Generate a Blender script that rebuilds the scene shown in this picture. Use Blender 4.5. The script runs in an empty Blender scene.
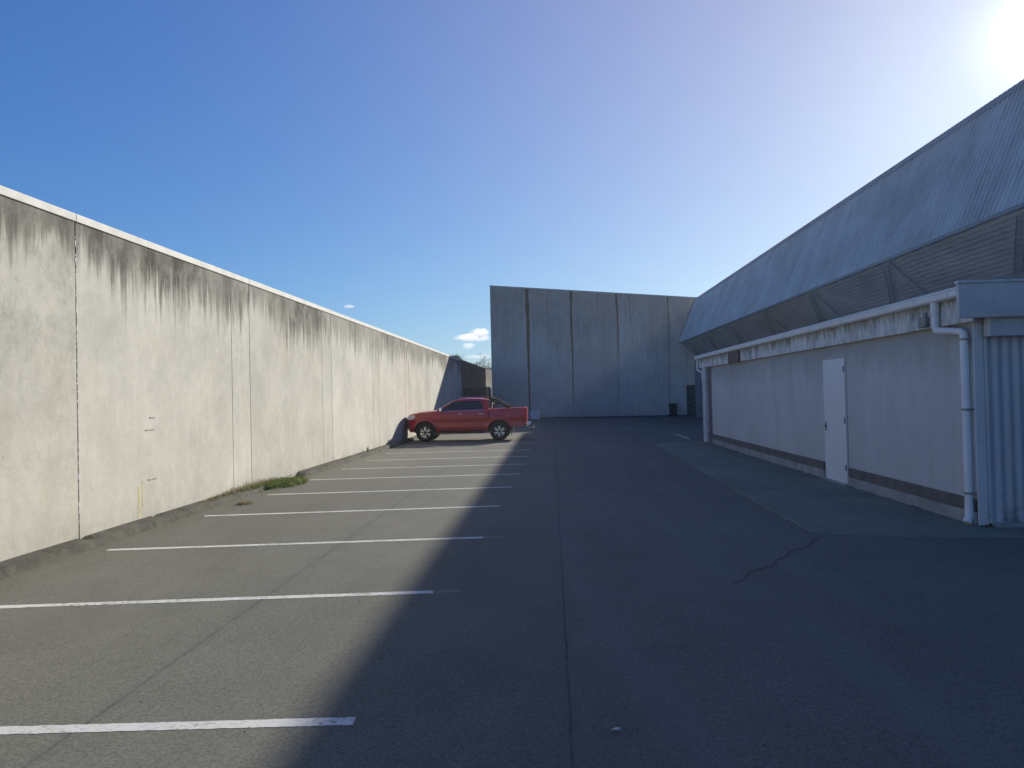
import bpy, bmesh, math, random
from mathutils import Vector, Matrix, noise
random.seed(7)
R = math.radians
scn = bpy.context.scene
COL = scn.collection
# ------------------------------------------------------------------ camera
CAM = Vector((0, 0, 1.9)); F = 740.0
def cam_axes(yaw, pitch, roll):
    y, p, r = R(yaw), R(pitch), R(roll)
    f = Vector((-math.sin(y)*math.cos(p), math.cos(y)*math.cos(p), math.sin(p)))
    rt = Vector((math.cos(y), math.sin(y), 0)); up = rt.cross(f)
    return math.cos(r)*rt - math.sin(r)*up, math.sin(r)*rt + math.cos(r)*up, f
RX, UY, FW = cam_axes(3.1, 0.85, 1.3)
cd = bpy.data.cameras.new('camera'); cam = bpy.data.objects.new('camera', cd); COL.objects.link(cam)
cd.sensor_width = 36; cd.lens = F/1024*36; cd.clip_end = 3000; cd.clip_start = 0.05
cam.matrix_world = Matrix(((RX.x, UY.x, -FW.x, CAM.x), (RX.y, UY.y, -FW.y, CAM.y), (RX.z, UY.z, -FW.z, CAM.z), (0, 0, 0, 1)))
scn.camera = cam
# ------------------------------------------------------------------ light
SUN = Vector((0.5089, 0.7805, 0.3625)).normalized()
EL = math.asin(SUN.z); AZ = math.atan2(SUN.x, SUN.y)
sl = bpy.data.lights.new('sun', 'SUN'); so = bpy.data.objects.new('sun', sl); COL.objects.link(so)
sl.energy = 4.6; sl.angle = R(0.53); sl.color = (1.0, 0.94, 0.80)
so.rotation_euler = (-SUN).to_track_quat('-Z', 'Y').to_euler()
w = bpy.data.worlds.new('World'); scn.world = w; w.use_nodes = True
nt = w.node_tree; N = nt.nodes; L = nt.links
for n in list(N): N.remove(n)
wo = N.new('ShaderNodeOutputWorld'); bg = N.new('ShaderNodeBackground'); bg.inputs[1].default_value = 0.14
sky = N.new('ShaderNodeTexSky'); sky.sky_type = 'NISHITA'; sky.sun_disc = False
sky.sun_elevation = EL; sky.sun_rotation = AZ; sky.air_density = 1.0; sky.dust_density = 0.25; sky.ozone_density = 3.0
tc = N.new('ShaderNodeTexCoord')
def wmath(op, a=None, b=None, c=None, clamp=False):
    n = N.new('ShaderNodeMath'); n.operation = op; n.use_clamp = clamp
    for i, v in enumerate((a, b, c)):
        if v is None: continue
        if isinstance(v, (int, float)): n.inputs[i].default_value = v
        else: L.new(v, n.inputs[i])
    return n.outputs[0]
def wdot(vec):
    n = N.new('ShaderNodeVectorMath'); n.operation = 'DOT_PRODUCT'; L.new(tc.outputs['Generated'], n.inputs[0]); n.inputs[1].default_value = vec
    return n.outputs['Value']
# bright air around the sun (circumsolar glow put into the sky colour, broad part standing in for lens veil)
ds = wmath('MAXIMUM', wdot(SUN), 0.0)
a1 = wmath('MULTIPLY', wmath('POWER', ds, 9000.0), 220.0)
a2 = wmath('MULTIPLY', wmath('POWER', ds, 90.0), 0.45)
a3 = wmath('MULTIPLY', wmath('POWER', ds, 5.0), 1.45)
sepc = N.new('ShaderNodeSeparateColor'); L.new(sky.outputs[0], sepc.inputs[0])
cr_ = wmath('MULTIPLY', sepc.outputs[0], 0.28); cg_ = wmath('MULTIPLY', wmath('POWER', sepc.outputs[1], 0.88), 0.505)
cb_ = wmath('MULTIPLY', wmath('POWER', sepc.outputs[2], 0.62), 1.18)          # deep clear blue
a12 = wmath('ADD', wmath('ADD', a1, a2), wmath('MULTIPLY', wmath('POWER', ds, 900.0), 2.5))
comb = N.new('ShaderNodeCombineColor')
for i_, (base_, k_) in enumerate(((cr_, 1.0), (cg_, 0.53), (cb_, 0.06))):
    L.new(wmath('ADD', base_, wmath('ADD', a12, wmath('MULTIPLY', a3, k_))), comb.inputs[i_])
cur = comb.outputs[0]

# three small far clouds, placed by direction in the sky
nz = N.new('ShaderNodeTexNoise'); nz.inputs['Scale'].default_value = 60; nz.inputs['Detail'].default_value = 6; L.new(tc.outputs['Generated'], nz.inputs['Vector'])
nz2 = N.new('ShaderNodeTexNoise'); nz2.inputs['Scale'].default_value = 190; nz2.inputs['Detail'].default_value = 4; L.new(tc.outputs['Generated'], nz2.inputs['Vector'])
for (d, hw, hh, amp, dens) in (((-0.104, 0.991, 0.0775), 0.026, 0.0075, .45, 1.0), ((-0.095, 0.992, 0.0835), 0.014, 0.0085, .45, 1.0), ((-0.112, 0.9915, 0.0655), 0.010, 0.006, .7, .55), ((-0.100, 0.9915, 0.0520), 0.02, 0.004, .7, .5), ((-0.2626, 0.9574, 0.1203), 0.007, 0.0028, .9, .5), ((-0.1325, 0.990, 0.048), 0.012, 0.004, .7, .5)):
    dv = Vector(d).normalized(); side = dv.cross(Vector((0, 0, 1))).normalized(); upv = side.cross(dv).normalized()
    u = wmath('DIVIDE', wdot(side), hw); v = wmath('DIVIDE', wdot(upv), hh)
    vneg = wmath('MULTIPLY', wmath('LESS_THAN', v, 0.0), v); v2 = wmath('ADD', v, wmath('MULTIPLY', vneg, 0.6))
    r = wmath('SQRT', wmath('ADD', wmath('MULTIPLY', u, u), wmath('MULTIPLY', v2, v2)))
    r = wmath('ADD', r, wmath('MULTIPLY', wmath('SUBTRACT', nz.outputs[0], 0.5), amp*2.4))
    r = wmath('ADD', r, wmath('MULTIPLY', wmath('SUBTRACT', nz2.outputs[0], 0.5), amp*1.6))
    front = wmath('GREATER_THAN', wdot(dv), 0.9)
    m = N.new('ShaderNodeMapRange'); m.interpolation_type = 'SMOOTHSTEP'; L.new(r, m.inputs[0]); m.inputs[1].default_value = 1.1; m.inputs[2].default_value = 0.5; m.inputs[3].default_value = 0; m.inputs[4].default_value = dens
    mk = wmath('MULTIPLY', m.outputs[0], front)
    lit = N.new('ShaderNodeMapRange'); L.new(wmath('ADD', v, wmath('MULTIPLY', nz2.outputs[0], 1.2)), lit.inputs[0]); lit.inputs[1].default_value = -0.3; lit.inputs[2].default_value = 1.2
    cc = N.new('ShaderNodeMixRGB'); L.new(lit.outputs[0], cc.inputs[0]); cc.inputs[1].default_value = (2.6, 3.2, 4.3, 1); cc.inputs[2].default_value = (6.2, 6.1, 5.9, 1)
    mx = N.new('ShaderNodeMixRGB'); L.new(mk, mx.inputs[0]); L.new(cur, mx.inputs[1]); L.new(cc.outputs[0], mx.inputs[2]); cur = mx.outputs[0]
L.new(cur, bg.inputs[0]); L.new(bg.outputs[0], wo.inputs[0])
vs = scn.view_settings; vs.view_transform = 'Standard'; vs.look = 'None'; vs.gamma = 1; vs.exposure = 0.5; vs.use_curve_mapping = False
scn.render.engine = 'CYCLES'

# ------------------------------------------------------------------ material helper
class M:
    def __init__(s, name, rough=0.8, metal=0.0, spec=0.5):
        s.m = bpy.data.materials.new(name); s.m.use_nodes = True
        s.t = s.m.node_tree; s.b = s.t.nodes['Principled BSDF']
        s.b.inputs['Roughness'].default_value = rough; s.b.inputs['Metallic'].default_value = metal
        s.b.inputs['Specular IOR Level'].default_value = spec
        s.tc = s.t.nodes.new('ShaderNodeTexCoord'); s.co = s.tc.outputs['Object']
    def node(s, t): return s.t.nodes.new(t)
    def link(s, a, b): s.t.links.new(a, b)
    def noise(s, scale, stretch=(1, 1, 1), detail=5, rough=0.55, off=(0, 0, 0), dist=0):
        mp = s.node('ShaderNodeMapping'); s.link(s.co, mp.inputs[0]); mp.inputs['Scale'].default_value = stretch; mp.inputs['Location'].default_value = off
        n = s.node('ShaderNodeTexNoise'); s.link(mp.outputs[0], n.inputs['Vector'])
        n.inputs['Scale'].default_value = scale; n.inputs['Detail'].default_value = detail; n.inputs['Roughness'].default_value = rough; n.inputs['Distortion'].default_value = dist
        return n.outputs[0]
    def math(s, op, a, b=0.0, c=0.0, clamp=False):
        n = s.node('ShaderNodeMath'); n.operation = op; n.use_clamp = clamp
        for i, v in enumerate((a, b, c)):
            if isinstance(v, (int, float)): n.inputs[i].default_value = v
            else: s.link(v, n.inputs[i])
        return n.outputs[0]
    def rng(s, v, a, b, c=0.0, d=1.0, smooth=False):
        n = s.node('ShaderNodeMapRange'); n.inputs[1].default_value = a; n.inputs[2].default_value = b; n.inputs[3].default_value = c; n.inputs[4].default_value = d
        if smooth: n.interpolation_type = 'SMOOTHSTEP'
        s.link(v, n.inputs[0]); return n.outputs[0]
    def mix(s, f, a, b, mode='MIX'):
        n = s.node('ShaderNodeMixRGB'); n.blend_type = mode
        for i, v in enumerate((f, a, b)):
            if isinstance(v, (int, float)): n.inputs[i].default_value = v
            elif isinstance(v, tuple): n.inputs[i].default_value = (*v, 1)
            else: s.link(v, n.inputs[i])
        return n.outputs[0]
    def xyz(s):
        n = s.node('ShaderNodeSeparateXYZ'); s.link(s.co, n.inputs[0]); return n.outputs
    def col(s, c):
        if isinstance(c, tuple): s.b.inputs['Base Color'].default_value = (*c, 1)
        else: s.link(c, s.b.inputs['Base Color'])
        return s
    def bump(s, h, strength=0.3, dist=0.02):
        n = s.node('ShaderNodeBump'); n.inputs['Strength'].default_value = strength; n.inputs['Distance'].default_value = dist
        s.link(h, n.inputs['Height']); s.link(n.outputs[0], s.b.inputs['Normal']); return s

def simple(name, col, rough=0.6, metal=0, var=0.25, scale=12, bump=0.0, spec=0.5):
    m = M(name, rough, metal, spec); n = m.noise(scale)
    lo = tuple(c*(1-var) for c in col); hi = tuple(min(1, c*(1+var)) for c in col)
    m.col(m.mix(m.rng(n, .3, .7), lo, hi))
    if bump: m.bump(m.noise(scale*6), bump, 0.01)
    return m.m

def concrete_wall(name, base, dark, top, stainlen, axis, amount=1.0, pitch=5.7, origin=0.0):
    m = M(name, 0.9, 0, 0.2); x, y, z = m.xyz(); h = y if axis == 'y' else x
    st = (0, 1, .10) if axis == 'y' else (1, 0, .10)
    st2 = (0, 1, .05) if axis == 'y' else (1, 0, .05)
    pid = m.math('FLOOR', m.math('DIVIDE', m.math('SUBTRACT', h, origin), pitch))
    wn = m.node('ShaderNodeTexWhiteNoise'); wn.noise_dimensions = '1D'; m.link(pid, wn.inputs['W'])
    pv = m.rng(wn.outputs['Value'], 0, 1, .92, 1.05)
    blot = m.rng(m.noise(.9, (1, 1, 1), 8, .62), .28, .72, .82, 1.1)
    fine = m.rng(m.noise(7, (1, 1, 1), 8, .75), .3, .7, .90, 1.06)
    strk = m.rng(m.noise(5, st, 6, .6, (0, 0, 3)), .3, .7, .94, 1.03)
    mul = m.math('MULTIPLY', m.math('MULTIPLY', blot, fine), m.math('MULTIPLY', strk, pv))
    c = m.mix(1.0, base, mul, 'MULTIPLY')
    # warm patches
    c = m.mix(m.rng(m.noise(.45, (1, 1, 1), 4, .6, (3, 9, 2)), .5, .75, 0, .35), c, tuple(b*k for b, k in zip(base, (1.0, .94, .82))))
    # dark lichen runs that hang from the top edge
    dtop = m.math('SUBTRACT', top, z)
    ln = m.rng(m.noise(.5, st2, 3, .6, (5, 1, 7)), .3, .7, .35, 1.75)
    run = m.noise(6.5, st2, 7, .68)
    run2 = m.noise(26, st2, 4, .6, (2, 2, 2))
    rr = m.math('ADD', m.math('MULTIPLY', run, .7), m.math('MULTIPLY', run2, .3))
    thr = m.rng(m.math('DIVIDE', dtop, m.math('MULTIPLY', ln, stainlen)), 0, 1, .24, .64)
    msk = m.rng(m.math('SUBTRACT', rr, thr), -.05, .17, 0, 1, True)
    patch = m.rng(m.noise(2.2, (1, 1, .7), 8, .7, (1, 4, 4)), .3, .6, .5, 1)
    msk = m.math('MULTIPLY', m.math('MULTIPLY', msk, patch), m.math('MULTIPLY', m.math('MAXIMUM', m.rng(m.noise(.38, (1, 1, .3), 3, .6, (2, 7, 7)), .38, .6, .55, 1), m.rng(h, 10.5, 14, .95, 0)), amount), clamp=True)
    c = m.mix(msk, c, dark)
    # grey weathered veins lower down
    ve = m.noise(1.6, (1, 1, .6), 9, .72, (8, 2, 5), .6)
    ve = m.rng(m.math('ABSOLUTE', m.math('SUBTRACT', ve, .5)), 0, .035, 1, 0)
    ve = m.math('MULTIPLY', ve, m.rng(m.noise(.35, (1, 1, 1), 2, .5, (4, 4, 9)), .45, .62, 0, .22))
    c = m.mix(ve, c, tuple(b*.5 for b in base))
    if axis == 'y' and amount >= 1 and top > 4.3:
        pp = m.math('MULTIPLY', m.rng(m.noise(1.1, (1, 1, .8), 8, .74, (6, 6, 1)), .46, .62), m.math('MULTIPLY', m.rng(y, 9.5, 9.6, .6, .12), m.rng(z, 1.2, 3.6, .25, 1)))
        c = m.mix(pp, c, (.20, .195, .165))
    # small chips and tie marks
    vo = m.node('ShaderNodeTexVoronoi'); m.link(m.co, vo.inputs['Vector']); vo.inputs['Scale'].default_value = 1.6
    chip = m.math('MULTIPLY', m.rng(vo.outputs['Distance'], .02, .035, 1, 0), m.rng(m.noise(3), .5, .6))
    c = m.mix(m.math('MULTIPLY', chip, .6), c, tuple(b*.35 for b in base))
    # splash dirt at the foot
    ft = m.math('MULTIPLY', m.rng(z, .1, .55, 1, 0), m.rng(m.noise(3, (1, 1, 1), 6, .7), .35, .65))
    c = m.mix(m.math('MULTIPLY', ft, .35), c, tuple(b*.45 for b in base))
    m.col(c); m.bump(m.noise(22, (1, 1, 1), 8, .7), .25, .012)
    return m.m

# ------------------------------------------------------------------ object helpers
def link(o, parent=None):
    COL.objects.link(o)
    if parent is not None: o.parent = parent
    return o
def mesh(name, bm, mat, parent=None, smooth=False):
    me = bpy.data.meshes.new(name); bmesh.ops.recalc_face_normals(bm, faces=bm.faces); bm.to_mesh(me); bm.free()
    mats = mat if isinstance(mat, list) else [mat]
    for m in mats: me.materials.append(m)
    if smooth:
        for p in me.polygons: p.use_smooth = True
        try: me.set_sharp_from_angle(angle=R(35))
        except Exception: pass
    return link(bpy.data.objects.new(name, me), parent)
def empty(name, loc=(0, 0, 0), rz=0):
    o = bpy.data.objects.new(name, None); o.location = loc; o.rotation_euler = (0, 0, rz); o.empty_display_size = .1; COL.objects.link(o); return o
def tag(o, label, cat=None, group=None, kind=None):
    o['label'] = label
    if cat: o['category'] = cat
    if group: o['group'] = group
    if kind: o['kind'] = kind
    return o
def box(bm, x0, x1, y0, y1, z0, z1, bevel=0.0, mi=0):
    vs_ = [bm.verts.new((x, y, z)) for z in (z0, z1) for x, y in ((x0, y0), (x1, y0), (x1, y1), (x0, y1))]
    fs = [bm.faces.new([vs_[i] for i in q]) for q in ((3, 2, 1, 0), (4, 5, 6, 7), (0, 1, 5, 4), (1, 2, 6, 5), (2, 3, 7, 6), (3, 0, 4, 7))]
    for f in fs: f.material_index = mi
    if bevel:
        ed = list({e for f in fs for e in f.edges}); bmesh.ops.bevel(bm, geom=ed, offset=bevel, segments=2, affect='EDGES', profile=.6)
    return fs
def tube(bm, pts, r, seg=12, caps=True):
    pts = [Vector(p) for p in pts]; rings = []
    rs = r if isinstance(r, (list, tuple)) else [r]*len(pts)
    t0 = (pts[1]-pts[0]).normalized(); nrm = t0.orthogonal().normalized()
    for i, p in enumerate(pts):
        if i == 0: t = (pts[1]-pts[0]).normalized()
        elif i == len(pts)-1: t = (pts[-1]-pts[-2]).normalized()
        else: t = ((pts[i+1]-p).normalized()+(p-pts[i-1]).normalized()).normalized()
        nrm = (nrm - t*nrm.dot(t)).normalized(); bn = t.cross(nrm)
        rings.append([bm.verts.new(p + (nrm*math.cos(2*math.pi*k/seg)+bn*math.sin(2*math.pi*k/seg))*rs[i]) for k in range(seg)])
    for a, b in zip(rings, rings[1:]):
        for k in range(seg): bm.faces.new((a[k], a[(k+1) % seg], b[(k+1) % seg], b[k]))
    if caps: bm.faces.new(rings[0][::-1]); bm.faces.new(rings[-1])
def prism(bm, poly, fn):
    """poly of 2-D points; fn(p, s) maps a point and side 0/1 to 3-D"""
    a = [bm.verts.new(fn(p, 0)) for p in poly]; b = [bm.verts.new(fn(p, 1)) for p in poly]; n = len(poly)
    bm.faces.new(a[::-1]); bm.faces.new(b)
    for i in range(n): bm.faces.new((a[i], a[(i+1) % n], b[(i+1) % n], b[i]))
def lathe(bm, prof, axis='y', seg=40, c=(0, 0, 0)):
    """prof list of (r, t) along the axis"""
    rings = []
    for r, t in prof:
        rings.append([bm.verts.new((c[0]+r*math.cos(a), c[1]+t, c[2]+r*math.sin(a)) if axis == 'y' else (c[0]+r*math.cos(a), c[1]+r*math.sin(a), c[2]+t)) for a in (2*math.pi*k/seg for k in range(seg))])
    for a, b in zip(rings, rings[1:]):
        for k in range(seg): bm.faces.new((a[k], a[(k+1) % seg], b[(k+1) % seg], b[k]))
    return rings

# ------------------------------------------------------------------ ground
WX = -6.35; WT = 4.47          # boundary wall face and top
def asphalt():
    m = M('asphalt', .88, 0, .3); x, y, z = m.xyz()
    big = m.rng(m.noise(.22, (1, .5, 1), 5, .6), .3, .7, .80, 1.16)
    mid = m.rng(m.noise(1.3, (1, .7, 1), 6, .65, (3, 3, 3)), .3, .7, .90, 1.08)
    vo = m.node('ShaderNodeTexVoronoi'); m.link(m.co, vo.inputs['Vector']); vo.inputs['Scale'].default_value = 85
    sep = m.node('ShaderNodeSeparateColor'); m.link(vo.outputs['Color'], sep.inputs[0])
    agg = m.rng(sep.outputs[0], 0, 1, .76, 1.26)
    fine = m.rng(m.noise(38, (1, 1, 1), 4, .8), .3, .7, .84, 1.14)
    c = m.mix(1.0, (.153, .149, .119), m.math('MULTIPLY', m.math('MULTIPLY', big, mid), m.math('MULTIPLY', agg, fine)), 'MULTIPLY')
    # paving seams: wandering dark lines with thin cracks
    wob = m.math('MULTIPLY', m.math('SUBTRACT', m.noise(1.4, (0, 1, 0), 6, .7), .5), .03)
    for xs, wd, st in ((.06, .007, .8), (-2.82, .009, .5)):
        d = m.math('ABSOLUTE', m.math('SUBTRACT', m.math('SUBTRACT', x, xs), wob))
        br = m.rng(m.noise(3, (1, 1, 1), 3, .6, (xs, 1, 1)), .35, .6, .35, 1)
        c = m.mix(m.math('MULTIPLY', m.math('MULTIPLY', m.rng(d, wd*.5, wd*1.6, 1, 0), br), st), c, (.025, .026, .03))
        c = m.mix(m.math('MULTIPLY', m.rng(d, 0, .09, .22, 0), br), c, (.07, .07, .066))
    # hairline cracks in a few places
    cr = m.noise(.55, (1, 1, 1), 9, .62, (7, 2, 1), .5)
    cl = m.rng(m.math('ABSOLUTE', m.math('SUBTRACT', cr, .5)), 0, .0016, 1, 0)
    c = m.mix(m.math('MULTIPLY', cl, m.rng(m.noise(.3, (1, 1, 1), 2, .5, (9, 9, 1)), .56, .62, 0, .6)), c, (.03, .03, .032))
    # faint tyre tracks that swing through the yard
    arc = m.math('ADD', x, m.math('MULTIPLY', m.math('SINE', m.math('MULTIPLY', y, .11)), 1.3))
    for tx in (1.25, 2.75, 3.6):
        td = m.math('ABSOLUTE', m.math('SUBTRACT', arc, tx))
        c = m.mix(m.math('MULTIPLY', m.rng(td, .05, .28, .2, 0, True), m.rng(m.noise(1.1, (1, .3, 1), 4, .6, (tx, 0, 0)), .4, .6)), c, (.21, .205, .18))
    # patches where the surface was dressed
    pt = m.rng(m.noise(.33, (1, .6, 1), 7, .62, (11, 5, 2)), .54, .58, 0, .16)
    c = m.mix(pt, c, (.10, .098, .085))
    # oil spots
    v2 = m.node('ShaderNodeTexVoronoi'); m.link(m.co, v2.inputs['Vector']); v2.inputs['Scale'].default_value = .42
    oil = m.math('MULTIPLY', m.rng(v2.outputs['Distance'], .03, .26, 1, 0, True), m.rng(m.noise(5, (1, 1, 1), 5, .7), .42, .62))
    c = m.mix(m.math('MULTIPLY', oil, .28), c, (.05, .05, .05))
    # dark grit specks
    v3 = m.node('ShaderNodeTexVoronoi'); m.link(m.co, v3.inputs['Vector']); v3.inputs['Scale'].default_value = 4.2
    c = m.mix(m.math('MULTIPLY', m.rng(v3.outputs['Distance'], .035, .06, 1, 0), m.rng(m.noise(2.1), .52, .56)), c, (.03, .028, .025))
    # pale dusty band that collects along the kerb
    c = m.mix(m.math('MULTIPLY', m.rng(x, -6.1, -5.2, .5, 0, True), m.rng(m.noise(2.5, (1, 1, 1), 6, .7), .3, .7)), c, (.11, .115, .08))
    m.col(c)
    m.bump(m.math('ADD', m.math('MULTIPLY', m.noise(45, (1, 1, 1), 4, .8), .6), sep.outputs[1]), .22, .005)
    return m.m
def sheet(bm, poly, z):
    vs_ = [bm.verts.new((x, y, z)) for x, y in poly]; bm.faces.new(vs_)
bm = bmesh.new(); sheet(bm, ((-300, -200), (300, -200), (300, 400), (-300, 400)), 0)
ground = mesh('asphalt_ground', bm, asphalt()); tag(ground, 'grey asphalt surface of the car park', kind='structure')

def paint_mat():
    m = M('line_paint', .75, 0, .3)
    n = m.noise(26, (1, 1, 1), 7, .75); w2 = m.noise(2.3, (1, 1, 1), 3, .6, (4, 4, 1))
    wear = m.rng(m.math('ADD', m.math('MULTIPLY', n, .75), m.math('MULTIPLY', w2, .35)), .57, .70)
    cr = m.rng(m.math('ABSOLUTE', m.math('SUBTRACT', m.noise(3.1, (1, 1, 1), 8, .7, (2, 1, 1)), .5)), 0, .006, 1, 0)
    wear = m.math('MAXIMUM', wear, m.math('MULTIPLY', cr, .8))
    m.col(m.mix(wear, m.mix(n, (.56, .55, .50), (.76, .75, .69)), (.15, .145, .13))); m.bump(n, .3, .004)
    return m.m
def faded_mat():
    m = M('line_paint_faded', .85, 0, .3); n = m.noise(30, (1, 1, 1), 6, .75)
    m.col(m.mix(m.rng(n, .42, .62), (.23, .225, .21), (.14, .135, .12))); return m.m
PM, FMt = paint_mat(), faded_mat()
def line_quad(bm, a, b, wd, z=.002, n=150, jag=.004):
    a = Vector(a); b = Vector(b); d = (b-a).normalized(); s = Vector((-d.y, d.x)); prev = None
    for i in range(n+1):
        p = a.lerp(b, i/n); j1, j2 = (random.uniform(-jag, jag) for _ in range(2))
        cur_ = (bm.verts.new((*(p+s*(wd/2+j1)), z)), bm.verts.new((*(p-s*(wd/2+j2)), z)))
        if prev: bm.faces.new((prev[0], prev[1], cur_[1], cur_[0]))
        prev = cur_
bays = [((-6.0, 4.02), (-1.21, 4.33)), ((-5.95, 6.70), (-1.20, 7.18)), ((-5.83, 9.37), (-.97, 9.91)), ((-5.83, 12.06), (-.94, 12.70)), ((-5.78, 14.67), (-.88, 15.29)),
        ((-5.79, 17.25), (-.82, 17.80)), ((-5.74, 19.75), (-.80, 20.30)), ((-5.7, 22.35), (-.78, 22.85)), ((-5.7, 25.0), (-.76, 25.5)), ((-5.75, 28.6), (-.75, 29.0))]
for a, b in bays:
    bm = bmesh.new(); line_quad(bm, a, b, .105)
    o = mesh('bay_line', bm, PM, ground)
    if a[1] < 5: continue
    bm = bmesh.new(); line_quad(bm, (b[0]+.01, b[1]), (b[0]+.26, b[1]+.03), .09, .0016, 6); mesh('faded_paint', bm, FMt, o)
bm = bmesh.new(); line_quad(bm, (5.40, 33.2), (5.37, 29.6), .1); mesh('bay_line', bm, PM, ground)
bm = bmesh.new(); line_quad(bm, (3.15, 14.78), (4.15, 14.66), .05, .0095, 20, .015); mesh('crack_seal', bm, simple('crack_seal', (.03, .03, .032), .6), ground)

# long crack from the apron corner towards the camera
bm = bmesh.new(); p = Vector((3.36, 9.6)); q = Vector((1.7, 7.35)); prev = None
for i in range(41):
    t = i/40; c_ = p.lerp(q, t); c_ += Vector((.8, -.6))*(noise.noise(Vector((t*7, 2, 0)))*.13 + noise.noise(Vector((t*30, 5, 0)))*.03)
    wv = .007*(1-.5*t)*(1+noise.noise(Vector((t*40, 8, 1)))*.6)
    cur_ = (bm.verts.new((c_.x-wv*.5, c_.y+wv, .004)), bm.verts.new((c_.x+wv*.5, c_.y-wv, .004)))
    if prev: bm.faces.new((prev[0], prev[1], cur_[1], cur_[0]))
    prev = cur_
mesh('crack', bm, simple('crack_dark', (.02, .02, .022), .9), ground)

# concrete apron in front of the lean-to
def apron_mat():
    m = M('apron_concrete', .9, 0, .2)
    a = m.rng(m.noise(.5, (1, 1, 1), 6, .65), .3, .7, .72, 1.12); b = m.rng(m.noise(6, (1, 1, 1), 8, .75), .3, .7, .85, 1.1)
    c = m.mix(1.0, (.23, .235, .175), m.math('MULTIPLY', a, b), 'MULTIPLY')
    c = m.mix(m.rng(m.noise(1.1, (1, 1, 1), 5, .7, (2, 8, 1)), .5, .68, 0, .5), c, (.16, .165, .14))
    m.col(c); m.bump(m.noise(30, (1, 1, 1), 6, .75), .3, .006); return m.m
bm = bmesh.new()
edge = []
pts = [(3.62, 27.0), (3.6, 21.0), (3.42, 14.9), (3.38, 10.0), (3.62, 9.78), (4.7, 9.55), (5.7, 9.5), (8.5, 9.9), (8.5, 27.6), (5.6, 27.9)]
for (x0, y0), (x1, y1) in zip(pts, pts[1:]+pts[:1]):
    n = max(1, int(math.hypot(x1-x0, y1-y0)/.25))
    for i in range(n):
        t = i/n; x, y = x0+(x1-x0)*t, y0+(y1-y0)*t
        k = .025*noise.noise(Vector((x*2, y*2, 0)))
        edge.append((x+k, y+k))
lo = [bm.verts.new((x-.012 if x < 4 else x, y-.012 if y < 12 else y, .0)) for x, y in edge]; hi = [bm.verts.new((x, y, .014)) for x, y in edge]
bm.faces.new(hi)
for i in range(len(edge)): bm.faces.new((lo[i], lo[(i+1) % len(edge)], hi[(i+1) % len(edge)], hi[i]))
tag(mesh('concrete_apron', bm, apron_mat()), 'worn concrete apron beside the lean-to', kind='structure')

# rough asphalt kerb along the boundary wall
def kerb_mat():
    m = M('kerb_concrete', .95, 0, .2)
    a = m.rng(m.noise(2.2, (1, 1, 1), 8, .75), .3, .7, .55, 1.25)
    c = m.mix(1.0, (.128, .122, .102), a, 'MULTIPLY')
    c = m.mix(m.rng(m.noise(5, (1, 1, 1), 6, .7, (3, 1, 1)), .52, .66, 0, .8), c, (.07, .068, .055))
    m.col(c); m.bump(m.noise(16, (1, 1, 1), 9, .8), .8, .03); return m.m
KM = kerb_mat()
def kerb(y0, y1, h0=.115):
    bm = bmesh.new(); n = int((y1-y0)/.09); rows = []
    for i in range(n+1):
        y = y0+(y1-y0)*i/n; e = min(1, min(i, n-i)/3+.3)
        f = lambda s, a: noise.noise(Vector((s, y*2.1, a)))*.03+noise.noise(Vector((s*3, y*9, a)))*.028
        hh = h0*e*(1+.12*noise.noise(Vector((0, y*.6, 3))))
        xo = .235+.03*noise.noise(Vector((1, y*.9, 3)))
        pf = [(WX+.001, 0), (WX+.001, hh+.012), (WX+.08, hh+f(1, 0)*.6), (WX+xo*.6, hh-.004+f(2, 0)*.5), (WX+xo*.92+f(3, 0)*.5, hh-.018), (WX+xo+f(4, 0)*.6, hh*.4), (WX+xo+.02+f(5, 0), -.01)]
        if i % 20 == 0: pf = [(a, b*.82) for a, b in pf]
        rows.append([bm.verts.new((a, y, b)) for a, b in pf])
    for a, b in zip(rows, rows[1:]):
        for k in range(len(a)-1): bm.faces.new((a[k], a[k+1], b[k+1], b[k]))
    bm.faces.new(rows[0]); bm.faces.new(rows[-1][::-1])
    o = mesh('kerb', bm, KM, smooth=True); return o
for k, (a, b) in enumerate(((-3, 16.0), (17.9, 52.0))):
    o = kerb(a, b); o['kind'] = 'structure'; o['label'] = ('crumbling low kerb along the near half of the left wall', 'crumbling low kerb along the far half of the left wall')[k]

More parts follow.
